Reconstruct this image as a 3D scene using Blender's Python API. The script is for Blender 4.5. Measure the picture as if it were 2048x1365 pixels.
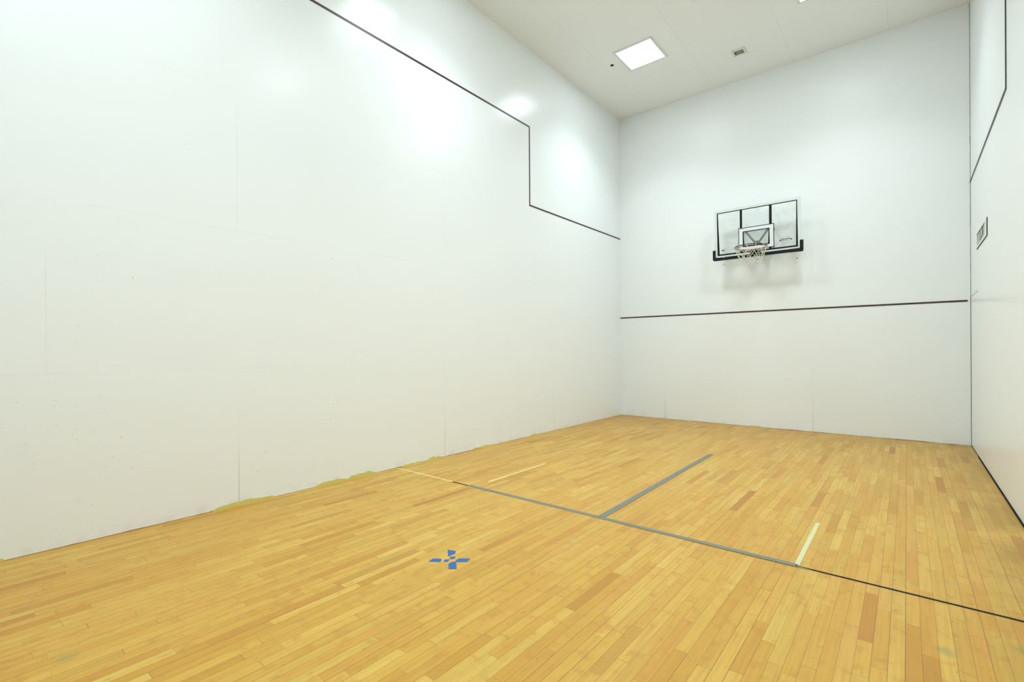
import bpy, bmesh, math, random
from mathutils import Matrix, Vector, noise
random.seed(7)
for o in list(bpy.data.objects): bpy.data.objects.remove(o)
S = bpy.context.scene
COL = S.collection

# ---------------------------------------------------------------- camera
W, H, NEAR = 5.304, 6.133, -9.95          # court: x 0..W, y NEAR..0, z 0..H
yaw, pitch, roll, FPX = 0.68633527, -0.00143372, -0.00601401, 961.671
PX, PY = 1026.416, 700.665
cyw, syw, cp, sp = math.cos(yaw), math.sin(yaw), math.cos(pitch), math.sin(pitch)
fwd = Vector((-syw*cp, cyw*cp, sp)); rgt = Vector((cyw, syw, 0)); upv = rgt.cross(fwd)
r2 = rgt*math.cos(roll) + upv*math.sin(roll); u2 = upv*math.cos(roll) - rgt*math.sin(roll)
cam = bpy.data.cameras.new('camera'); co = bpy.data.objects.new('camera', cam); COL.objects.link(co)
m = Matrix.Identity(4)
for i in range(3):
    m[i][0], m[i][1], m[i][2] = r2[i], u2[i], -fwd[i]
m[0][3], m[1][3], m[2][3] = 4.617496, -9.16888, 1.377326
co.matrix_world = m
cam.sensor_fit = 'HORIZONTAL'; cam.sensor_width = 36.0; cam.lens = FPX/2048*36
cam.shift_x = (1024-PX)/2048; cam.shift_y = (PY-682.5)/2048
cam.clip_start = 0.02
S.camera = co

# ---------------------------------------------------------------- world, exposure
w = bpy.data.worlds.new('world'); S.world = w; w.use_nodes = True
w.node_tree.nodes['Background'].inputs[0].default_value = (0.02, 0.02, 0.02, 1)
w.node_tree.nodes['Background'].inputs[1].default_value = 1.0
S.view_settings.view_transform = 'Standard'
S.view_settings.look = 'None'
S.view_settings.gamma = 1.0
S.view_settings.use_curve_mapping = False
S.view_settings.exposure = 0.0
LAMP_STRENGTH = 14.0
DOWN_POWER = 25.5        # W, extra downward area light added to each fitting to even the walls
LAMP_COLOR = (0.885, 1.0, 1.08, 1)
LAMPS = [(x, y) for y in (-1.83, -5.20, -8.57) for x in (1.30, 3.79)]  # near-end row is unseen, added to even out the room light

# ---------------------------------------------------------------- material helpers
def srgb(r, g, b):
    f = lambda c: (c/255/12.92) if c/255 <= 0.04045 else ((c/255+0.055)/1.055)**2.4
    return (f(r), f(g), f(b), 1)

class NT:
    def __init__(s, name):
        s.m = bpy.data.materials.new(name); s.m.use_nodes = True
        s.t = s.m.node_tree; s.b = s.t.nodes['Principled BSDF']; s.out = s.t.nodes['Material Output']
    def n(s, typ, **kw):
        x = s.t.nodes.new(typ)
        for k, v in kw.items(): setattr(x, k, v)
        return x
    def put(s, sock, v):
        if isinstance(v, (int, float, tuple)): sock.default_value = v
        else: s.t.links.new(v, sock)
    def math(s, op, a, b=None, c=None, clamp=False):
        x = s.n('ShaderNodeMath', operation=op, use_clamp=clamp)
        s.put(x.inputs[0], a)
        if b is not None: s.put(x.inputs[1], b)
        if c is not None: s.put(x.inputs[2], c)
        return x.outputs[0]
    def pos(s):
        g = s.n('ShaderNodeNewGeometry'); x = s.n('ShaderNodeSeparateXYZ')
        s.t.links.new(g.outputs['Position'], x.inputs[0]); return g.outputs['Position'], x.outputs
    def comb(s, a, b, c):
        x = s.n('ShaderNodeCombineXYZ'); s.put(x.inputs[0], a); s.put(x.inputs[1], b); s.put(x.inputs[2], c); return x.outputs[0]
    def noise(s, vec, scale, detail=2, rough=0.5):
        x = s.n('ShaderNodeTexNoise'); s.put(x.inputs['Vector'], vec)
        x.inputs['Scale'].default_value = scale; x.inputs['Detail'].default_value = detail; x.inputs['Roughness'].default_value = rough
        return x.outputs[0]
    def mix(s, f, a, b, mode='MIX'):
        x = s.n('ShaderNodeMix', data_type='RGBA', blend_type=mode)
        s.put(x.inputs[0], f); s.put(x.inputs[6], a); s.put(x.inputs[7], b); return x.outputs[2]
    def ramp(s, f, stops, interp='LINEAR'):
        x = s.n('ShaderNodeValToRGB'); x.color_ramp.interpolation = interp
        e = x.color_ramp.elements
        while len(e) < len(stops): e.new(0.5)
        for i, (p, c) in enumerate(stops): e[i].position = p; e[i].color = c
        s.put(x.inputs[0], f); return x.outputs[0]
    def smooth(s, v, a, b):
        x = s.n('ShaderNodeMapRange', interpolation_type='SMOOTHSTEP'); s.put(x.inputs[0], v)
        x.inputs[1].default_value = a; x.inputs[2].default_value = b; return x.outputs[0]

def plain(name, col, rough=0.5, metal=0.0, spec=0.5, vary=0.06, vscale=30):
    t = NT(name); p, _ = t.pos()
    f = t.noise(p, vscale, 3)
    d = tuple(c*(1-vary) for c in col[:3])+(1,); l = tuple(min(1, c*(1+vary)) for c in col[:3])+(1,)
    t.put(t.b.inputs['Base Color'], t.mix(f, d, l))
    t.b.inputs['Roughness'].default_value = rough; t.b.inputs['Metallic'].default_value = metal
    t.b.inputs['Specular IOR Level'].default_value = spec
    return t.m

WALLC = (0.942, 0.985, 0.988, 1)
def wall_mat(name, axis, off, sheen):
    """painted court panels: 2.475 m long, 1.225 m high, staggered; axis 0 = along x, 1 = along y"""
    t = NT(name); p, xyz = t.pos()
    a = xyz[axis]; z = xyz[2]
    row = t.math('FLOOR', t.math('DIVIDE', z, 1.2255))
    odd = t.math('MODULO', row, 2.0)
    aa = t.math('DIVIDE', t.math('ADD', a, t.math('SUBTRACT', t.math('MULTIPLY', odd, 1.2375), off)), 2.475)
    fr = t.math('ABSOLUTE', t.math('SUBTRACT', t.math('FRACT', t.math('ADD', aa, 20.5)), 0.5))
    vs = t.math('MULTIPLY', fr, 2.475)                       # metres from a vertical joint
    zz = t.math('MULTIPLY', t.math('ABSOLUTE', t.math('SUBTRACT', t.math('FRACT', t.math('ADD', t.math('DIVIDE', z, 1.2255), 0.5)), 0.5)), 1.2255)
    jn = t.noise(p, 1.3, 3)
    low = t.smooth(z, 0.75, 0.05)                              # joints at the foot are open, filled higher up
    va = t.math('MULTIPLY', t.math('LESS_THAN', vs, 0.0032), t.math('ADD', t.math('MULTIPLY', low, 0.42), t.math('MULTIPLY', t.smooth(jn, 0.42, 0.68), 0.10)))
    ha = t.math('MULTIPLY', t.math('LESS_THAN', zz, 0.0035), t.math('MULTIPLY', t.smooth(jn, 0.42, 0.68), 0.07))
    seam = t.math('MAXIMUM', va, ha)
    # scuffs: short ball marks and rubbed dirt, more of them low on the wall
    other = xyz[1] if axis == 0 else xyz[0]
    sv = t.comb(t.math('MULTIPLY', a, 1.0), t.math('MULTIPLY', z, 2.6), 0.0)
    sc = t.noise(sv, 26, 2, 0.6)
    dens = t.noise(p, 1.6, 2)
    dl = t.smooth(z, 3.2, 0.1)
    amt = t.math('MULTIPLY', t.smooth(dens, 0.42, 0.66), t.math('ADD', t.math('MULTIPLY', dl, 0.9), 0.18))
    marks = t.math('MULTIPLY', t.smooth(sc, 0.66, 0.78), t.math('MULTIPLY', amt, 0.55))
    dv = t.n('ShaderNodeTexVoronoi', feature='F1'); dv.inputs['Scale'].default_value = 3.1
    t.put(dv.inputs['Vector'], t.comb(a, z, 0.0))
    dot = t.math('MULTIPLY', t.math('LESS_THAN', dv.outputs['Distance'], 0.018), 0.35)
    foot = t.math('MULTIPLY', t.smooth(z, 0.10, 0.0), t.math('MULTIPLY', t.smooth(t.noise(p, 9, 4), 0.45, 0.75), 0.14))
    fac = t.math('ADD', t.math('MAXIMUM', seam, t.math('MAXIMUM', marks, dot)), foot, clamp=True)
    blot = t.noise(p, 0.8, 3)
    base = t.mix(blot, (WALLC[0]*0.985, WALLC[1]*0.985, WALLC[2]*0.985, 1), WALLC)
    t.put(t.b.inputs['Base Color'], t.mix(fac, base, (0.20, 0.22, 0.20, 1)))
    t.b.inputs['Roughness'].default_value = sheen
    t.b.inputs['Specular IOR Level'].default_value = 0.5
    bm = t.n('ShaderNodeBump'); bm.inputs['Strength'].default_value = 0.05; bm.inputs['Distance'].default_value = 0.01
    t.put(bm.inputs['Height'], t.noise(p, 14, 3)); t.put(t.b.inputs['Normal'], bm.outputs[0])
    return t.m

def ceiling_mat():
    t = NT('ceiling_paint'); p, xyz = t.pos()
    fr = t.math('MULTIPLY', t.math('ABSOLUTE', t.math('SUBTRACT', t.math('FRACT', t.math('ADD', t.math('DIVIDE', t.math('SUBTRACT', xyz[0], 1.93), 1.244), 10.5)), 0.5)), 1.244)
    fy = t.math('MULTIPLY', t.math('ABSOLUTE', t.math('SUBTRACT', t.math('FRACT', t.math('ADD', t.math('DIVIDE', t.math('SUBTRACT', xyz[1], -2.447), 2.45), 10.5)), 0.5)), 2.45)
    a = t.math('MULTIPLY', t.math('LESS_THAN', fr, 0.004), 0.16)
    b = t.math('MULTIPLY', t.math('MULTIPLY', t.math('LESS_THAN', fy, 0.004), t.math('LESS_THAN', xyz[0], 1.93)), 0.08)
    f = t.math('MAXIMUM', a, b)
    t.put(t.b.inputs['Base Color'], t.mix(f, WALLC, (0.30, 0.32, 0.29, 1)))
    t.b.inputs['Roughness'].default_value = 0.6
    return t.m

BW = 0.0584
def floor_mat():
    t = NT('maple_strip_floor'); p, xyz = t.pos()
    x, y = xyz[0], xyz[1]
    u = t.math('DIVIDE', t.math('ADD', x, 0.0074), BW)
    row = t.math('FLOOR', u); fu = t.math('FRACT', u)
    wn = t.n('ShaderNodeTexWhiteNoise', noise_dimensions='1D'); t.put(wn.inputs['W'], row)
    rr = wn.outputs['Value']
    vw = t.math('ADD', t.math('DIVIDE', y, 0.52), t.math('MULTIPLY', rr, 917.0))
    vc = t.n('ShaderNodeTexVoronoi', voronoi_dimensions='1D', feature='F1'); vc.inputs['Scale'].default_value = 1.0; vc.inputs['Randomness'].default_value = 0.9; t.put(vc.inputs['W'], vw)
    ve = t.n('ShaderNodeTexVoronoi', voronoi_dimensions='1D', feature='DISTANCE_TO_EDGE'); ve.inputs['Scale'].default_value = 1.0; ve.inputs['Randomness'].default_value = 0.9; t.put(ve.inputs['W'], vw)
    sep = t.n('ShaderNodeSeparateColor'); t.put(sep.inputs[0], vc.outputs['Color'])
    r1, r3, r4 = sep.outputs[0], sep.outputs[1], sep.outputs[2]
    tone = t.ramp(r1, [(0.0, srgb(178, 122, 42)), (0.05, srgb(190, 140, 50)), (0.12, srgb(198, 150, 56)), (0.25, srgb(203, 156, 61)), (0.5, srgb(207, 163, 67)), (0.8, srgb(212, 171, 75)), (1.0, srgb(217, 182, 88))])
    # orange / yellow drift between boards and over the floor
    drift = t.noise(p, 0.45, 2)
    tone = t.mix(t.math('MULTIPLY', t.smooth(drift, 0.45, 0.62), 0.35), tone, srgb(204, 150, 62))
    tone = t.mix(t.math('MULTIPLY', t.math('GREATER_THAN', r3, 0.92), 0.25), tone, srgb(205, 142, 66))
    tone = t.mix(t.math('MULTIPLY', t.math('LESS_THAN', r3, 0.22), 0.30), tone, srgb(202, 174, 84))
    # grain along the board, different on each one
    seed = t.math('MULTIPLY', r4, 40.0)
    gv = t.comb(t.math('ADD', t.math('MULTIPLY', x, 55.0), seed), t.math('MULTIPLY', y, 2.2), row)
    g = t.noise(gv, 1.0, 4, 0.6)
    tone = t.mix(t.math('MULTIPLY', t.smooth(g, 0.35, 0.75), 0.42), tone, srgb(176, 126, 46), 'MIX')
    cv = t.comb(t.math('ADD', t.math('MULTIPLY', x, 9.0), seed), t.math('MULTIPLY', y, 9.0), row)
    cg = t.noise(cv, 1.0, 3, 0.6)
    tone = t.mix(t.math('MULTIPLY', t.smooth(cg, 0.50, 0.74), 0.62), tone, srgb(184, 132, 52))
    # mineral flecks and knots
    kv = t.comb(t.math('MULTIPLY', x, 60.0), t.math('MULTIPLY', y, 14.0), 0.0)
    kn = t.noise(kv, 1.0, 2, 0.7); kd = t.noise(p, 3.0, 1)
    tone = t.mix(t.math('MULTIPLY', t.math('MULTIPLY', t.smooth(kn, 0.67, 0.76), t.smooth(kd, 0.46, 0.58)), 0.8), tone, srgb(96, 62, 30))
    # faint blue-green rubbed spots where something stood
    for (sx, sy, rad, am) in ((4.75, -6.26, 0.055, 0.55), (1.69, -8.78, 0.05, 0.4), (5.02, -6.03, 0.06, 0.4), (4.81, -5.38, 0.05, 0.2)):
        dx = t.math('SUBTRACT', x, sx); dy = t.math('SUBTRACT', y, sy)
        d = t.math('SQRT', t.math('ADD', t.math('MULTIPLY', dx, dx), t.math('MULTIPLY', dy, dy)))
        d = t.math('ADD', d, t.math('MULTIPLY', t.math('SUBTRACT', t.noise(p, 22, 2), 0.5), rad))
        tone = t.mix(t.math('MULTIPLY', t.smooth(d, rad, rad*0.3), am), tone, srgb(140, 146, 90))
    # worn olive dirt along the right wall, browner blotches towards the far end
    dr = t.math('MULTIPLY', t.smooth(x, 4.75, 5.32), t.smooth(t.noise(p, 2.2, 4, 0.6), 0.30, 0.62))
    tone = t.mix(t.math('MULTIPLY', dr, 0.55), tone, srgb(146, 118, 44))
    df = t.math('MULTIPLY', t.smooth(y, -2.6, -0.1), t.smooth(t.noise(p, 3.1, 4, 0.6), 0.35, 0.65))
    tone = t.mix(t.math('MULTIPLY', df, 0.28), tone, srgb(150, 112, 48))
    # joints
    eu = t.math('MULTIPLY', t.math('MINIMUM', fu, t.math('SUBTRACT', 1.0, fu)), BW)
    wn2 = t.n('ShaderNodeTexWhiteNoise', noise_dimensions='1D'); t.put(wn2.inputs['W'], t.math('ADD', t.math('FLOOR', t.math('ADD', u, 0.5)), 0.3))
    ja = t.math('MULTIPLY', t.math('LESS_THAN', eu, 0.0011), t.math('ADD', 0.30, t.math('MULTIPLY', wn2.outputs['Value'], 0.50)))
    jb = t.math('MULTIPLY', t.math('LESS_THAN', t.math('MULTIPLY', ve.outputs['Distance'], 0.52), 0.0013), t.math('ADD', 0.18, t.math('MULTIPLY', t.smooth(r4, 0.6, 1.0), 0.55)))
    tone = t.mix(t.math('MAXIMUM', ja, jb), tone, srgb(58, 36, 16))
    t.put(t.b.inputs['Base Color'], tone)
    t.put(t.b.inputs['Roughness'], t.math('ADD', 0.34, t.math('MULTIPLY', t.noise(p, 2.5, 3), 0.12)))
    t.b.inputs['Specular IOR Level'].default_value = 0.35
    return t.m

M = {}
M['left'] = wall_mat('wall_paint_left', 1, -2.455, 0.24)
M['back'] = wall_mat('wall_paint_back', 0, 0.95, 0.36)
M['right'] = wall_mat('wall_paint_right', 1, -2.515, 0.28)
M['ceil'] = ceiling_mat()
M['floor'] = floor_mat()
M['line'] = plain('maroon_line_paint', srgb(62, 36, 40), 0.38, vary=0.2, vscale=4)
M['linedark'] = plain('dark_line_paint', srgb(40, 38, 38), 0.38)
M['tape'] = plain('grey_cloth_tape', srgb(118, 122, 108), 0.5, vary=0.12, vscale=60)
M['cream'] = plain('cream_tape', srgb(208, 209, 160), 0.5, vary=0.06, vscale=50)
M['creamy'] = plain('pale_yellow_line', srgb(240, 222, 150), 0.5)
M['blue'] = plain('blue_painters_tape', srgb(42, 96, 158), 0.6, vary=0.12, vscale=40)
M['black'] = plain('black_line_paint', srgb(14, 9, 9), 0.55, spec=0.15)
M['glue'] = plain('old_yellow_adhesive', srgb(214, 212, 128), 0.8, vary=0.18, vscale=50)
M['gap'] = plain('dark_joint', srgb(16, 14, 9), 0.8, spec=0.1)
M['rubber'] = plain('black_pad', srgb(20, 28, 27), 0.6, spec=0.25)
M['steel'] = plain('black_steel', srgb(16, 22, 22), 0.5, spec=0.2)
M['greysteel'] = plain('grey_green_steel', srgb(92, 114, 104), 0.5)
M['white'] = plain('white_print', srgb(238, 241, 243), 0.5, vary=0.02)
M['frame'] = plain('pale_grey_aluminium', srgb(228, 234, 230), 0.45, vary=0.04)
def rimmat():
    t = NT('maroon_rim_lit_back'); p, xyz = t.pos()
    f = t.math('ADD', t.smooth(xyz[1], -0.62, -0.50), t.math('MULTIPLY', t.math('SUBTRACT', t.noise(p, 30, 3), 0.5), 0.6), clamp=True)  # pinkish back: highlight painted into the colour, with some wear
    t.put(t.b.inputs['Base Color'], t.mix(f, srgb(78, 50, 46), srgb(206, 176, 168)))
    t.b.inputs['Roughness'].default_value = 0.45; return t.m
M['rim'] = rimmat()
M['net'] = plain('white_net_cord', srgb(226, 230, 212), 0.8)
M['lampframe'] = plain('lamp_trim', srgb(236, 238, 240), 0.5, vary=0.02)
M['vent'] = plain('vent_enamel', srgb(224, 230, 222), 0.5, vary=0.02)
M['ventdark'] = plain('vent_void', srgb(22, 28, 18), 0.8, spec=0.1)
M['slat'] = plain('vent_slat', srgb(196, 208, 186), 0.5)
M['cornergap'] = plain('filled_joint', srgb(120, 124, 112), 0.8)
M['inset'] = plain('grey_inset', srgb(176, 184, 176), 0.5)
M['insetdark'] = plain('dark_inset', srgb(70, 76, 70), 0.6)
M['red'] = plain('flag_red', srgb(150, 150, 148), 0.5)
def acrylic():
    t = NT('smudged_clear_acrylic'); p, _ = t.pos()
    tr = t.n('ShaderNodeBsdfTransparent'); tr.inputs[0].default_value = (0.995, 1.0, 0.995, 1)
    df = t.n('ShaderNodeBsdfDiffuse'); df.inputs[0].default_value = (0.90, 0.93, 0.90, 1)
    tl = t.n('ShaderNodeBsdfTranslucent'); tl.inputs[0].default_value = (0.90, 0.93, 0.90, 1)
    a = t.n('ShaderNodeMixShader'); a.inputs[0].default_value = 0.4
    t.t.links.new(df.outputs[0], a.inputs[1]); t.t.links.new(tl.outputs[0], a.inputs[2])
    sm = t.noise(p, 7, 4)
    f = t.math('ADD', 0.04, t.math('MULTIPLY', t.smooth(sm, 0.42, 0.85), 0.12))
    b = t.n('ShaderNodeMixShader'); t.put(b.inputs[0], f)
    t.t.links.new(tr.outputs[0], b.inputs[1]); t.t.links.new(a.outputs[0], b.inputs[2])
    gl = t.n('ShaderNodeBsdfGlossy'); gl.inputs['Roughness'].default_value = 0.12
    c = t.n('ShaderNodeMixShader'); c.inputs[0].default_value = 0.03
    t.t.links.new(b.outputs[0], c.inputs[1]); t.t.links.new(gl.outputs[0], c.inputs[2])
    t.t.links.new(c.outputs[0], t.out.inputs[0]); return t.m
M['acrylic'] = acrylic()
def lampmat():
    t = NT('lit_diffuser'); t.b.inputs['Base Color'].default_value = (0.9, 0.9, 0.9, 1)
    t.b.inputs['Emission Color'].default_value = LAMP_COLOR; t.b.inputs['Emission Strength'].default_value = LAMP_STRENGTH
    return t.m
M['lamp'] = lampmat()

# ---------------------------------------------------------------- geometry helpers
def box(bm, x0, x1, y0, y1, z0, z1, bev=0.0):
    vs = [bm.verts.new((x, y, z)) for x in (x0, x1) for y in (y0, y1) for z in (z0, z1)]
    fs = [bm.faces.new([vs[i] for i in q]) for q in ((0, 1, 3, 2), (4, 6, 7, 5), (0, 4, 5, 1), (2, 3, 7, 6), (0, 2, 6, 4), (1, 5, 7, 3))]
    if bev:
        es = list({e for f in fs for e in f.edges})
        bmesh.ops.bevel(bm, geom=es, offset=bev, segments=2, affect='EDGES')
def prism(bm, pts, vec):
    """closed polygon (3-D points) swept along vec"""
    v = Vector(vec); a = [bm.verts.new(p) for p in pts]; b = [bm.verts.new(Vector(p)+v) for p in pts]
    bm.faces.new(a); bm.faces.new(b[::-1]); n = len(a)
    for i in range(n): bm.faces.new([a[i], b[i], b[(i+1) % n], a[(i+1) % n]])
def tube(bm, pts, r, seg=8, closed=False):
    pts = [Vector(p) for p in pts]; n = len(pts); rings = []
    ref = None
    for i, p in enumerate(pts):
        if closed: d = pts[(i+1) % n]-pts[i-1]
        else: d = pts[min(i+1, n-1)]-pts[max(i-1, 0)]
        d.normalize()
        if ref is None: ref = d.orthogonal().normalized()
        ref = (ref-d*ref.dot(d)).normalized(); s2 = d.cross(ref)
        rings.append([bm.verts.new(p+(ref*math.cos(2*math.pi*k/seg)+s2*math.sin(2*math.pi*k/seg))*r) for k in range(seg)])
    for i in range(n if closed else n-1):
        A, B = rings[i], rings[(i+1) % n]
        for k in range(seg): bm.faces.new([A[k], A[(k+1) % seg], B[(k+1) % seg], B[k]])
    if not closed: bm.faces.new(rings[0][::-1]); bm.faces.new(rings[-1])
def disc(bm, c, r, h, axis, seg=24, r2=None):
    c = Vector(c); a = Vector(axis).normalized(); u = a.orthogonal().normalized(); v = a.cross(u); r2 = r if r2 is None else r2
    A = [bm.verts.new(c+(u*math.cos(2*math.pi*k/seg)+v*math.sin(2*math.pi*k/seg))*r) for k in range(seg)]
    B = [bm.verts.new(c+a*h+(u*math.cos(2*math.pi*k/seg)+v*math.sin(2*math.pi*k/seg))*r2) for k in range(seg)]
    bm.faces.new(A[::-1]); bm.faces.new(B)
    for k in range(seg): bm.faces.new([A[k], A[(k+1) % seg], B[(k+1) % seg], B[k]])
def mk(name, bm, mat, parent=None, smooth=False, **props):
    bmesh.ops.recalc_face_normals(bm, faces=bm.faces)
    me = bpy.data.meshes.new(name); bm.to_mesh(me); bm.free()
    me.materials.append(M[mat] if isinstance(mat, str) else mat)
    if smooth:
        for p in me.polygons: p.use_smooth = True
    o = bpy.data.objects.new(name, me); COL.objects.link(o)
    if parent:
        o.parent = parent
        if parent.type == 'EMPTY': o.matrix_parent_inverse = Matrix.Translation(parent.location).inverted()
    for k, v in props.items(): o[k] = v
    return o
def origin(o, p):
    """move a mesh object's origin to p without moving its shape"""
    p = Vector(p); o.data.transform(Matrix.Translation(-p)); o.location = p; return o
def thing(name, loc, label, cat, group=None):
    o = bpy.data.objects.new(name, None); COL.objects.link(o); o.location = loc
    o.empty_display_size = 0.1; o['label'] = label; o['category'] = cat
    if group: o['group'] = group
    return o
NB = bmesh.new

# ---------------------------------------------------------------- the court shell
bm = NB(); box(bm, -0.15, W+0.15, NEAR-0.15, 0.15, -0.12, 0); floor = mk('floor', bm, 'floor', kind='structure')
bm = NB(); box(bm, -0.15, W+0.15, NEAR-0.15, 0.15, H, H+0.12); ceil = mk('ceiling', bm, 'ceil', kind='structure')

def chipped_wall(name, mat, along, length0, length1, face, back):
    """wall slab whose foot is broken and uneven, a few millimetres above the boards"""
    bm = NB(); step = 0.045; n = int((length1-length0)/step)
    def P(a, d, z): return (d, a, z) if along == 'y' else (a, d, z)
    top = []; bot = []
    for i in range(n+1):
        a = length0+(length1-length0)*i/n
        j = noise.noise(Vector((a*5.0, face*3+1.7, 0.3)))*0.5+noise.noise(Vector((a*19.0, 4.1, face)))*0.5
        z = 0.003+max(0, j)*0.011
        bot.append((a, z))
    fr = [bm.verts.new(P(a, face, z)) for a, z in bot]; bk = [bm.verts.new(P(a, back, z)) for a, z in bot]
    ft = [bm.verts.new(P(a, face, 0.2)) for a, z in bot]; bt = [bm.verts.new(P(a, back, 0.2)) for a, z in bot]
    fT = [bm.verts.new(P(a, face, H)) for a in (length0, length1)]; bT = [bm.verts.new(P(a, back, H)) for a in (length0, length1)]
    for i in range(n):
        bm.faces.new([fr[i], fr[i+1], ft[i+1], ft[i]]); bm.faces.new([bk[i], bk[i+1], bt[i+1], bt[i]]); bm.faces.new([fr[i], fr[i+1], bk[i+1], bk[i]])
    bm.faces.new(ft+[fT[1], fT[0]]); bm.faces.new(bt+[bT[1], bT[0]])
    bm.faces.new([fT[0], fT[1], bT[1], bT[0]]); bm.faces.new([fr[0], ft[0], fT[0], bT[0], bt[0], bk[0]]); bm.faces.new([fr[-1], ft[-1], fT[1], bT[1], bt[-1], bk[-1]])
    return mk(name, bm, mat, kind='structure')
wl = chipped_wall('wall_left', 'left', 'y', NEAR, 0.0, 0.0, -0.1)
wb = chipped_wall('wall_back', 'back', 'x', -0.1, W-0.004, 0.0, 0.1)
bm = NB(); box(bm, -0.1, W+0.1, NEAR-0.1, NEAR, 0.0, H); mk('wall_front', bm, 'back', kind='structure')
# right wall with a door opening hard in the far corner
DY0, DY1, DZ = -0.905, -0.045, 2.10
bm = NB()
box(bm, W, W+0.1, NEAR, DY0, 0.013, H); box(bm, W, W+0.1, DY0, 0.1, DZ, H); box(bm, W, W+0.1, DY1, 0.0, 0.013, DZ)
wr = mk('wall_right', bm, 'right', kind='structure')
bm = NB(); box(bm, W+0.1, W+0.12, DY0-0.1, 0.1, 0, DZ+0.1); mk('door_backing', bm, 'gap', kind='structure')  # hidden dark backing added behind the door gaps against light leaks
bm = NB(); box(bm, W, W+0.045, DY0+0.003, DY1-0.003, 0.012, 2.066)
dr = mk('door_1', bm, 'right', kind='structure')
bm = NB(); box(bm, W, W+0.05, DY0+0.003, DY1, 2.073, DZ-0.0035); mk('trim_2', bm, 'right', kind='structure')
bm = NB(); box(bm, W+0.002, W+0.05, DY0+0.003, DY1-0.003, 2.066, 2.073); mk('trim_6', bm, 'gap', kind='structure')
# dark open joints: foot of right wall, right far corner
bm = NB(); box(bm, W-0.008, W+0.03, NEAR, DY0+0.01, 0.0, 0.013); mk('baseboard_right', bm, 'gap', kind='structure')
bm = NB(); box(bm, W-0.001, W+0.03, DY0+0.01, -0.004, 0.0, 0.012); mk('trim_3', bm, 'gap', kind='structure')
bm = NB(); box(bm, W-0.0045, W-0.0012, -0.0022, 0.0, 0, 2.066); mk('trim_4', bm, 'gap', kind='structure')
bm = NB(); z = 2.066
while z < H-0.05:
    L = random.uniform(0.1, 0.6); wd = random.uniform(0.0012, 0.0034)
    box(bm, W-0.002-wd, W-0.002, -0.0022, 0.0, z, min(z+L, H)); z += L+random.uniform(0.01, 0.1)
mk('trim_5', bm, 'cornergap', kind='structure')

# ---------------------------------------------------------------- boundary lines painted on the walls (parts of the walls)
hw = 0.0125; e = 0.0012; ZL, ZU, ZB, YS = 3.66, 4.903, 2.016, -3.099
bm = NB(); box(bm, 0.0, W-0.032, -0.003, 0, ZB-hw, ZB+hw); mk('boundary_line', bm, 'line', wb, label='dark maroon line across the wall')
bm = NB()
prism(bm, [(0, 0, ZL-hw), (0, 0, ZL+hw), (0, YS+hw, ZL+hw), (0, YS+hw, ZU+hw), (0, NEAR+0.002, ZU+hw), (0, NEAR+0.002, ZU-hw), (0, YS-hw, ZU-hw), (0, YS-hw, ZL-hw)], (0.003, 0, 0))
mk('boundary_line', bm, 'line', wl, label='dark maroon stepped line')
bm = NB(); YR = -3.112
prism(bm, [(W, 0, ZL-hw), (W, 0, ZL+hw), (W, YR+hw, ZL+hw), (W, YR+hw, ZU+hw), (W, NEAR+0.002, ZU+hw), (W, NEAR+0.002, ZU-hw), (W, YR-hw, ZU-hw), (W, YR-hw, ZL-hw)], (-0.007, 0, 0))
mk('boundary_line', bm, 'linedark', wr, label='black stepped line')

# exposed yellow adhesive at the foot of the left and far walls
def glue(y0, y1, h, wall, along='y'):
    n = 14; pts = [(y0, 0.0)]
    for i in range(n+1):
        a = i/n; env = math.sin(math.pi*min(1, max(0, a)))**0.45 if 0 < a < 1 else 0.05
        pts.append((y0+(y1-y0)*a, 0.001+h*env*(0.75+0.45*noise.noise(Vector((y0*7+a*5, 2.2, 1))))))
    pts.append((y1, 0.0)); bm = NB()
    if along == 'y': prism(bm, [(0, p, q) for p, q in pts], (0.0016, 0, 0))
    else: prism(bm, [(p, 0, q) for p, q in pts], (0, -0.0016, 0))
    mk('glue_patch', bm, 'glue', wall, label='yellowish patch of bare adhesive')
for a in ((-8.98, -8.845, 0.036), (-7.62, -7.08, 0.046), (-6.70, -6.33, 0.040), (-6.34, -5.97, 0.050), (-5.63, -5.30, 0.020), (-5.24, -4.985, 0.036), (-4.46, -3.95, 0.030), (-3.14, -2.92, 0.030)):
    glue(*a, wl)
glue(2.48, 2.68, 0.022, wb, 'x')
# bolt holes left beside the backboard
bm = NB(); disc(bm, (2.05, 0, 2.895), 0.006, 0.003, (0, -1, 0)); mk('bolt_hole', bm, 'gap', wb)
bm = NB(); disc(bm, (3.212, 0, 2.865), 0.008, 0.003, (0, -1, 0)); mk('bolt_hole', bm, 'gap', wb)

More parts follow.
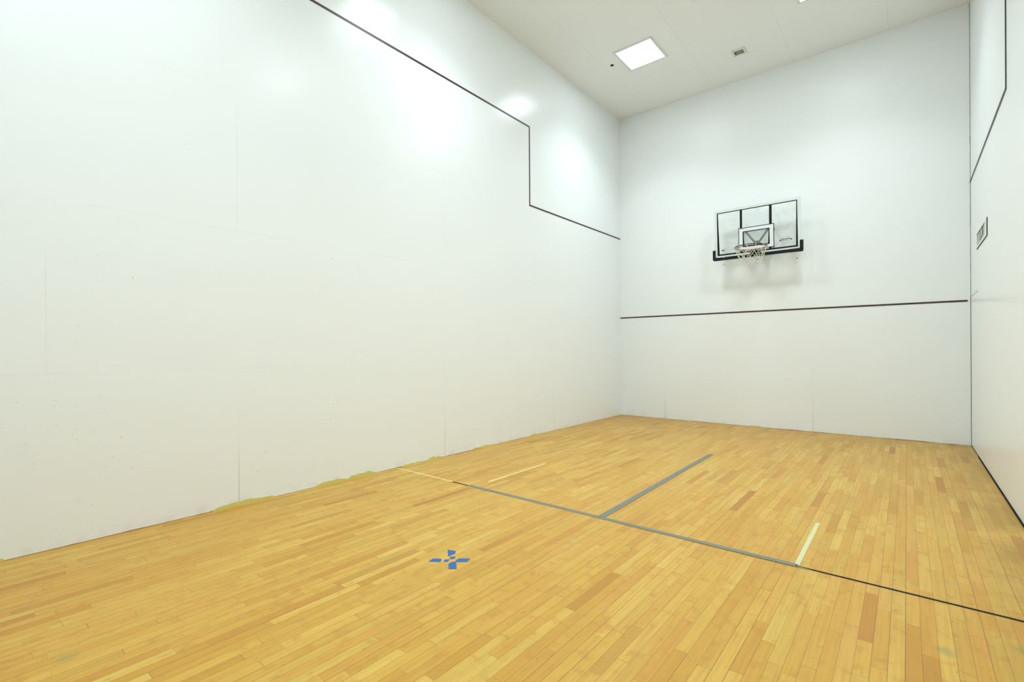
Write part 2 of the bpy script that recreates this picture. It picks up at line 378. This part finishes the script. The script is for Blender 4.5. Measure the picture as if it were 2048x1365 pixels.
# ---------------------------------------------------------------- floor markings
def quad(bm, x0, x1, y0, y1, z0, z1, jag=0.0):
    """tape strip, ends a little ragged"""
    if abs(x1-x0) > abs(y1-y0):
        pts = [(x0, y0), (x0+jag, y0+(y1-y0)*0.6), (x0-jag*0.5, y1), (x1, y1), (x1-jag, y0+(y1-y0)*0.5), (x1+jag*0.6, y0)]
    else:
        pts = [(x0, y0), (x1, y0+jag), (x1, y1-jag), ((x0+x1)/2, y1+jag), (x0, y1)]
    prism(bm, [(a, b, z0) for a, b in pts], (0, 0, z1-z0))
bm = NB(); box(bm, 0.94, W, -5.710, -5.689, -0.001, 0.0008); mk('painted_line', bm, 'black', floor, label='thin black line across the boards')
def tape(name, x0, x1, y0, y1, z0, z1, mat, label, jag=0.004, group=None):
    bm = NB(); quad(bm, x0, x1, y0, y1, z0, z1, jag)
    o = mk(name, bm, mat, label=label, category='tape'); origin(o, ((x0+x1)/2, (y0+y1)/2, z0))
    if group: o['group'] = group
    return o
tape('floor_tape', 0.004, 0.945, -5.702, -5.684, 0.0002, 0.0012, 'creamy', 'thin pale yellow strip on the floor starting at the left wall', 0.002)
tape('floor_tape', 1.175, 2.86, -5.717, -5.668, 0.0008, 0.0018, 'tape', 'grey tape strip across the boards, joined by the long centre strip', 0.01)
tape('floor_tape', 2.83, 3.46, -5.718, -5.670, 0.0019, 0.0027, 'tape', 'short middle piece of grey tape along the cross line', 0.006)
tape('floor_tape', 3.42, 4.075, -5.720, -5.672, 0.0028, 0.0036, 'tape', 'rightmost piece of grey tape along the cross line, ending at the cream strip', 0.01)
bm = NB(); prism(bm, [(2.645, -5.676, 0.0019), (2.706, -5.676, 0.0019), (2.674, -2.725, 0.0019), (2.640, -2.725, 0.0019), (2.615, -2.745, 0.0019)], (0, 0, 0.0009))
o = mk('floor_tape', bm, 'tape', label='long grey tape strip running from the cross line towards the backboard wall', category='tape'); origin(o, (2.66, -4.2, 0.0019))
tape('floor_tape', 1.234, 1.254, -5.475, -4.45, 0.0002, 0.0011, 'creamy', 'very thin pale yellow strip lying left of the grey centre strip', 0.003)
tape('floor_tape', 4.058, 4.086, -5.678, -4.745, 0.0002, 0.0011, 'cream', 'short cream tape strip right of the grey centre strip', 0.002)
bm = NB(); prism(bm, [(4.078, -5.716, 0.0010), (4.078, -5.699, 0.0010), (4.155, -5.706, 0.0010), (4.15, -5.714, 0.0010)], (0, 0, 0.0009))
o = mk('floor_tape', bm, 'tape', label='torn scrap of grey tape beside the foot of the cream strip', category='tape'); origin(o, (4.11, -5.71, 0.001))

X = thing('tape_cross', (2.30, -7.0, 0.0), 'blue painter tape X stuck on the wooden floor, its centre worn away', 'tape mark')
XP = [[(2.167, -6.903), (2.225, -6.880), (2.255, -6.915), (2.249, -6.975)],
      [(2.262, -6.972), (2.284, -6.944), (2.306, -6.963), (2.294, -6.996)],
      [(2.262, -7.024), (2.292, -7.000), (2.307, -7.030), (2.292, -7.048)],
      [(2.194, -7.059), (2.237, -7.027), (2.254, -7.035), (2.271, -7.064), (2.207, -7.109)],
      [(2.328, -6.948), (2.388, -6.905), (2.407, -6.956), (2.351, -7.000), (2.330, -6.98)],
      [(2.343, -6.993), (2.427, -7.066), (2.387, -7.099), (2.331, -7.048), (2.332, -7.016)]]
for k, pl in enumerate(XP):
    bm = NB(); prism(bm, [(a, b, 0.0002) for a, b in pl], (0, 0, 0.0008)); mk('tape_piece', bm, 'blue', X)

# ---------------------------------------------------------------- ceiling fittings
def make_light(x, y, label):
    t = thing('ceiling_light', (x, y, H), label, 'ceiling light', 'square ceiling lights')
    h, f = 0.330, 0.044
    bm = NB()
    for a in ((-h, h, -h, -h+f), (-h, h, h-f, h), (-h, -h+f, -h+f, h-f), (h-f, h, -h+f, h-f)):
        box(bm, x+a[0], x+a[1], y+a[2], y+a[3], H-0.009, H, 0.003)
    mk('frame', bm, 'lampframe', t)
    bm = NB(); box(bm, x-h+f, x+h-f, y-h+f, y+h-f, H-0.006, H-0.001); mk('diffuser', bm, 'lamp', t)
    la = bpy.data.lights.new('added_downlight', 'AREA'); la.shape = 'SQUARE'; la.size = 0.56; la.spread = math.radians(115)
    la.energy = DOWN_POWER; la.color = LAMP_COLOR[:3]
    lo = bpy.data.objects.new('added_downlight', la); COL.objects.link(lo); lo.location = (0, 0, -0.012); lo.parent = t  # added light under the diffuser, spares the upper walls
    return t
LBL = ['square lit ceiling panel beside the sprinkler, near the left wall',
       'square lit ceiling panel at the very top edge, right of the vent',
       'square lit ceiling panel over mid court, near the left wall',
       'square lit ceiling panel over mid court, near the right wall',
       'unseen square lit ceiling panel, added for the light above the near end, by the left wall',
       'unseen square lit ceiling panel, added for the light above the near end, by the right wall']
for (x, y), l in zip(LAMPS, LBL): make_light(x, y, l)

v = thing('ceiling_vent', (2.553, -0.885, H), 'small white rectangular ceiling vent with dark slots', 'vent')
bm = NB(); x0, x1, y0, y1 = 2.452, 2.655, -0.980, -0.790; ix0, ix1, iy0, iy1 = 2.484, 2.612, -0.936, -0.818
for a in ((x0, x1, y0, iy0), (x0, x1, iy1, y1), (x0, ix0, iy0, iy1), (ix1, x1, iy0, iy1)): box(bm, *a, H-0.009, H, 0.002)
mk('frame', bm, 'vent', v)
bm = NB(); box(bm, ix0, ix1, iy0, iy1, H-0.002, H-0.0005); mk('backing', bm, 'ventdark', v)
for k in range(6):
    c = ix0+0.0185+k*(ix1-ix0-0.02)/6+0.0035; bm = NB()
    prism(bm, [(c-0.004, iy0, H-0.0055), (c+0.004, iy0, H-0.0055), (c+0.004, iy0, H-0.003), (c-0.004, iy0, H-0.003)], (0, iy1-iy0, 0)); mk('slat', bm, 'slat', v)

s = thing('sprinkler', (0.81, -1.863, H), 'small dark round sprinkler in the ceiling beside the lit panel', 'sprinkler')
bm = NB(); disc(bm, (0.81, -1.863, H), 0.036, -0.004, (0, 0, 1), r2=0.032); mk('escutcheon', bm, 'slat', s)
bm = NB(); disc(bm, (0.81, -1.863, H-0.004), 0.027, -0.003, (0, 0, 1), r2=0.022); disc(bm, (0.81, -1.863, H-0.007), 0.012, -0.006, (0, 0, 1)); mk('nozzle', bm, 'ventdark', s)

# ---------------------------------------------------------------- framed panel on the right wall
f = thing('framed_panel', (W, -1.285, 2.60), 'white framed panel with grey inset, high on the right wall above the door', 'panel')
bm = NB(); pa, pb, za, zb = -1.765, -0.795, 2.604, 2.800
ja, jb, jz0, jz1 = -1.56, -0.80, 2.645, 2.778
for a in ((pa, pb, za, jz0), (pa, pb, jz1, zb), (pa, ja, jz0, jz1), (jb, pb, jz0, jz1)): box(bm, W-0.004, W, a[0], a[1], a[2], a[3])
mk('frame', bm, 'vent', f)
bm = NB(); box(bm, W-0.0015, W, ja, jb, jz0, jz1); mk('inset', bm, 'inset', f)
bm = NB(); box(bm, W-0.0055, W, pa-0.012, pb, za-0.006, za+0.002); box(bm, W-0.0055, W, pa-0.030, pa, za-0.006, zb); mk('edge_strip', bm, 'gap', f, label='black edge strip')
bm = NB(); box(bm, W-0.0050, W, ja-0.02, jb, jz1-0.001, jz1+0.0045); mk('rail', bm, 'gap', f, label='thin black top rail')
bm = NB()
box(bm, W-0.003, W-0.0014, -1.41, -1.36, 2.68, jz1)
prism(bm, [(W-0.003, -1.40, 2.778), (W-0.003, -1.36, 2.778), (W-0.003, -1.36, 2.70), (W-0.003, -1.15, 2.652), (W-0.003, -1.19, 2.652), (W-0.003, -1.40, 2.69)], (0.0014, 0, 0))
box(bm, W-0.003, W-0.0014, -1.14, -1.11, 2.66, jz1); mk('inner_bar', bm, 'insetdark', f, label='dark vertical bars')

# ---------------------------------------------------------------- basketball backboard and hoop
D = 0.25                                      # board face stands this far off the wall
hoop = thing('basketball_hoop', (2.645, 0.0, 2.94), 'wall-mounted basketball hoop with clear backboard, maroon rim and white net', 'basketball hoop')
def plate(bm, pts, y0=-D-0.001, t=0.0012): prism(bm, [(a, y0, b) for a, b in pts], (0, -t, 0))
def ring(bm, o, i, y0, t):
    """flat picture-frame between outer and inner quads (TL,TR,BR,BL)"""
    for k in range(4):
        j = (k+1) % 4; plate(bm, [o[k], o[j], i[j], i[k]], y0, t)
oT = [(1.967, 3.814), (3.306, 3.814), (3.306, 2.975), (1.967, 2.975)]
bo = [(2.009, 3.770), (3.254, 3.770), (3.264, 3.010), (2.020, 3.010)]
bi = [(2.027, 3.756), (3.239, 3.756), (3.235, 3.037), (2.056, 3.037)]
bm = NB(); box(bm, 1.975, 3.298, -D+0.001, -D+0.011, 2.975, 3.806); mk('acrylic_panel', bm, 'acrylic', hoop, label='clear smudged acrylic sheet')
bm = NB(); ring(bm, oT, bo, -D+0.012, 0.018); mk('outer_frame', bm, 'frame', hoop, label='pale grey outer frame')
bm = NB(); ring(bm, bo, bi, -D+0.001, 0.0030); mk('border_line', bm, 'steel', hoop, label='black inner border')
for xa, xb in ((2.389, 2.426), (2.844, 2.884)):
    bm = NB(); box(bm, xa, xb, -D-0.0014, -D+0.0006, 3.030, 3.758); mk('vertical_bar', bm, 'steel', hoop, label='black vertical bar')
so = [(2.364, 3.447), (2.918, 3.447), (2.922, 3.055), (2.368, 3.055)]; s2 = [(2.375, 3.436), (2.907, 3.436), (2.911, 3.066), (2.379, 3.066)]
s3 = [(2.434, 3.383), (2.850, 3.383), (2.853, 3.113), (2.437, 3.113)]; s4 = [(2.449, 3.369), (2.837, 3.369), (2.829, 3.133), (2.464, 3.133)]
bm = NB(); ring(bm, s2, s3, -D-0.0010, 0.0014); sq = mk('shooting_square', bm, 'white', hoop, label='white shooting square with black outlines')
bm = NB(); ring(bm, so, s2, -D-0.0010, 0.0020); ring(bm, s3, s4, -D-0.0010, 0.0020); mk('outline', bm, 'steel', sq)
# struts behind the sheet, Y shaped
for a, b in (((2.462, 3.400), (2.612, 3.185)), ((2.840, 3.400), (2.690, 3.185))):
    bm = NB(); dx = 0.019; plate(bm, [(a[0]-dx, a[1]), (a[0]+dx, a[1]), (b[0]+dx, b[1]), (b[0]-dx, b[1])], -D+0.045, 0.02); mk('strut', bm, 'greysteel', hoop, label='grey-green diagonal strut')
bm = NB(); box(bm, 2.598, 2.704, -D+0.020, -D+0.048, 3.02, 3.20, 0.004); mk('strut_plate', bm, 'greysteel', hoop)
for xa in (2.382, 2.866):
    for zz in (3.405, 3.105):
        bm = NB(); box(bm, xa-0.012, xa+0.012, -D+0.012, 0.0, zz-0.018, zz+0.018, 0.003)
        mk('wall_bracket', bm, 'greysteel', hoop)
# padding along the bottom edge, in three lengths
bm = NB()
def pad(bm, pts): prism(bm, [(a, -D-0.022, b) for a, b in pts], (0, 0.05, 0))
PL = [(1.943, 3.112), (1.988, 3.112), (1.988, 2.982), (2.122, 2.976), (2.122, 2.930), (1.960, 2.930), (1.946, 2.940), (1.943, 2.956)]
bm = NB(); pad(bm, PL); mk('corner_pad', bm, 'rubber', hoop)
bm = NB(); pad(bm, [(3.336, 3.112), (3.291, 3.112), (3.291, 2.982), (3.130, 2.982), (3.130, 2.932), (3.318, 2.930), (3.332, 2.940), (3.336, 2.956)]); mk('corner_pad', bm, 'rubber', hoop)
bm = NB(); pad(bm, [(2.136, 2.979), (3.126, 2.981), (3.126, 2.934), (2.136, 2.931)]); mk('edge_pad', bm, 'rubber', hoop)
# round basketball emblem with a starred banner
lg = Vector((3.088, 3.148)); yL = -D-0.001
bm = NB()
tube(bm, [(lg.x+0.060*math.cos(a), yL, lg.y+0.063*math.sin(a)) for a in [2*math.pi*k/40 for k in range(40)]], 0.0010, 6, True)
tube(bm, [(lg.x, yL, lg.y-0.063), (lg.x, yL, lg.y-0.024)], 0.0007, 5)
tube(bm, [(lg.x, yL, lg.y+0.028), (lg.x, yL, lg.y+0.063)], 0.0007, 5)
for sgn in (-1, 1):
    tube(bm, [(lg.x+sgn*(0.050-0.030*math.cos(a)), yL, lg.y+0.050*math.sin(a)) for a in [0.5+0.6*k/5 for k in range(6)]], 0.0007, 5)
    tube(bm, [(lg.x+sgn*(0.050-0.030*math.cos(a)), yL, lg.y-0.050*math.sin(a)) for a in [0.5+0.6*k/5 for k in range(6)]], 0.0007, 5)
em = mk('emblem', bm, 'steel', hoop, label='black round ball emblem with starred banner')
bm = NB()
box(bm, lg.x-0.060, lg.x+0.062, yL-0.0024, yL-0.0010, lg.y+0.010, lg.y+0.019)
def star(bm, cx, cz, r):
    pts = []
    for k in range(10):
        rr = r if k % 2 == 0 else r*0.45; a = math.pi/2+k*math.pi/5
        pts.append((cx+rr*math.cos(a), yL-0.001, cz+rr*math.sin(a)))
    prism(bm, pts, (0, -0.0015, 0))
star(bm, lg.x-0.078, lg.y-0.004, 0.018); star(bm, lg.x+0.079, lg.y+0.001, 0.018)
mk('banner_marks', bm, 'steel', em)
# the banner's wording is too small to read: a wavy row of strokes
bm = NB()
for k in range(9):
    cx = lg.x-0.052+k*0.0125; hh = (0.014, 0.009, 0.009, 0.012, 0.015, 0.009, 0.010, 0.009, 0.012)[k]; lean = 0.003*math.sin(k*1.9)
    tube(bm, [(cx-0.003, yL-0.001, lg.y+0.002), (cx-0.004+lean, yL-0.001, lg.y+0.002-hh), (cx+0.003, yL-0.001, lg.y+0.001-hh), (cx+0.005, yL-0.001, lg.y-0.004)], 0.0023, 5)
mk('banner_script', bm, 'steel', em)
# small flag sticker
fl = (2.094, 2.149, 3.080, 3.115)
bm = NB()
for k in range(0, 5, 2):
    z1 = fl[3]-k*(fl[3]-fl[2])/5; box(bm, fl[0], fl[1], yL-0.0012, yL, z1-(fl[3]-fl[2])/5, z1)
fg = mk('flag_sticker', bm, 'red', hoop, label='tiny striped flag sticker')
bm = NB(); box(bm, fl[0], fl[0]+0.025, yL-0.0022, yL-0.001, fl[3]-0.019, fl[3]); mk('canton', bm, 'steel', fg)
bm = NB()
for k in range(9): box(bm, 2.384+k*0.0095, 2.390+k*0.0095, -D-0.0032, -D-0.001, 3.418, 3.424+0.003*(k % 2))
mk('fine_print', bm, 'inset', hoop)

# rim and net
RC = Vector((2.650, -D-0.380, 3.034)); RR = 0.236
bm = NB(); circ = lambda r, z, n=64: [(RC.x+r*math.cos(2*math.pi*k/n), RC.y+r*math.sin(2*math.pi*k/n), z) for k in range(n)]
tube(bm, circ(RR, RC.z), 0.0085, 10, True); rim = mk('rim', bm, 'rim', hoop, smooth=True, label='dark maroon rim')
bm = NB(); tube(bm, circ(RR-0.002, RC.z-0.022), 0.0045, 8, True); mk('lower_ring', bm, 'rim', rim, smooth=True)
for k in range(12):
    a = 2*math.pi*(k+0.5)/12; c = Vector((RC.x+RR*math.cos(a), RC.y+RR*math.sin(a), RC.z))
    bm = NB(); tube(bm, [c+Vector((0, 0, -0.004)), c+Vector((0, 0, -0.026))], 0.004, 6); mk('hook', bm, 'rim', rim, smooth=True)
bm = NB(); box(bm, RC.x-0.075, RC.x+0.075, -D-0.020, -D-0.002, RC.z-0.095, RC.z+0.012, 0.004); mk('mount_plate', bm, 'steel', rim, label='dark mounting plate')
bm = NB(); prism(bm, [(RC.x-0.07, -D-0.018, RC.z+0.004), (RC.x-0.07, -D-0.15, RC.z+0.004), (RC.x-0.07, -D-0.15, RC.z-0.012), (RC.x-0.07, -D-0.03, RC.z-0.085), (RC.x-0.07, -D-0.018, RC.z-0.085)], (0.14, 0, 0)); mk('rim_bracket', bm, 'steel', rim)
for sg in (-1, 1):
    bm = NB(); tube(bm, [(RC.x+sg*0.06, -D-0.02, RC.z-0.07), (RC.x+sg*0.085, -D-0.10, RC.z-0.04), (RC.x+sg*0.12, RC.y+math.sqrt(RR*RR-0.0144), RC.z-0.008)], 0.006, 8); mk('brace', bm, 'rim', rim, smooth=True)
N = 12
rows = [(RR, -0.022), (0.196, -0.125), (0.174, -0.172), (0.163, -0.212), (0.157, -0.248), (0.158, -0.282)]
bm = NB()
def np_(i, k, jx=0.006):
    r, z = rows[i]; a = 2*math.pi*(k+(0.5 if i % 2 else 0.0))/N
    q = Vector((math.sin(i*7+k*3.1), math.cos(i*3+k*5.7), math.sin(i*2.3+k*1.9)))*jx*(0 if i == 0 else 1)
    return Vector((RC.x+r*math.cos(a), RC.y+r*math.sin(a), RC.z+z))+q
for i in range(len(rows)-1):
    for k in range(N):
        A = np_(i, k % N)
        for dk in ((0, -1) if i % 2 == 0 else (0, 1)):
            B = np_(i+1, (k+dk) % N); mid = (A+B)/2
            ctr = Vector((RC.x, RC.y, mid.z)); sag = (mid-ctr).normalized()*0.006-Vector((0, 0, 0.006))
            tube(bm, [A, A*0.75+B*0.25+sag*0.75, mid+sag, A*0.25+B*0.75+sag*0.75, B], 0.0036 if i < 3 else 0.0032, 6)
net = mk('net', bm, 'net', hoop, smooth=True, label='white cord net')
for k in range(N):
    a = 2*math.pi*k/N; c = Vector((RC.x+RR*math.cos(a), RC.y+RR*math.sin(a), RC.z)); rd = Vector((math.cos(a), math.sin(a), 0))
    bm = NB(); tube(bm, [c+rd*0.013*math.cos(b)+Vector((0, 0, -0.006+0.017*math.sin(b))) for b in [2*math.pi*j/12 for j in range(12)]], 0.0042, 6, True)
    mk('net_loop', bm, 'net', net, smooth=True)
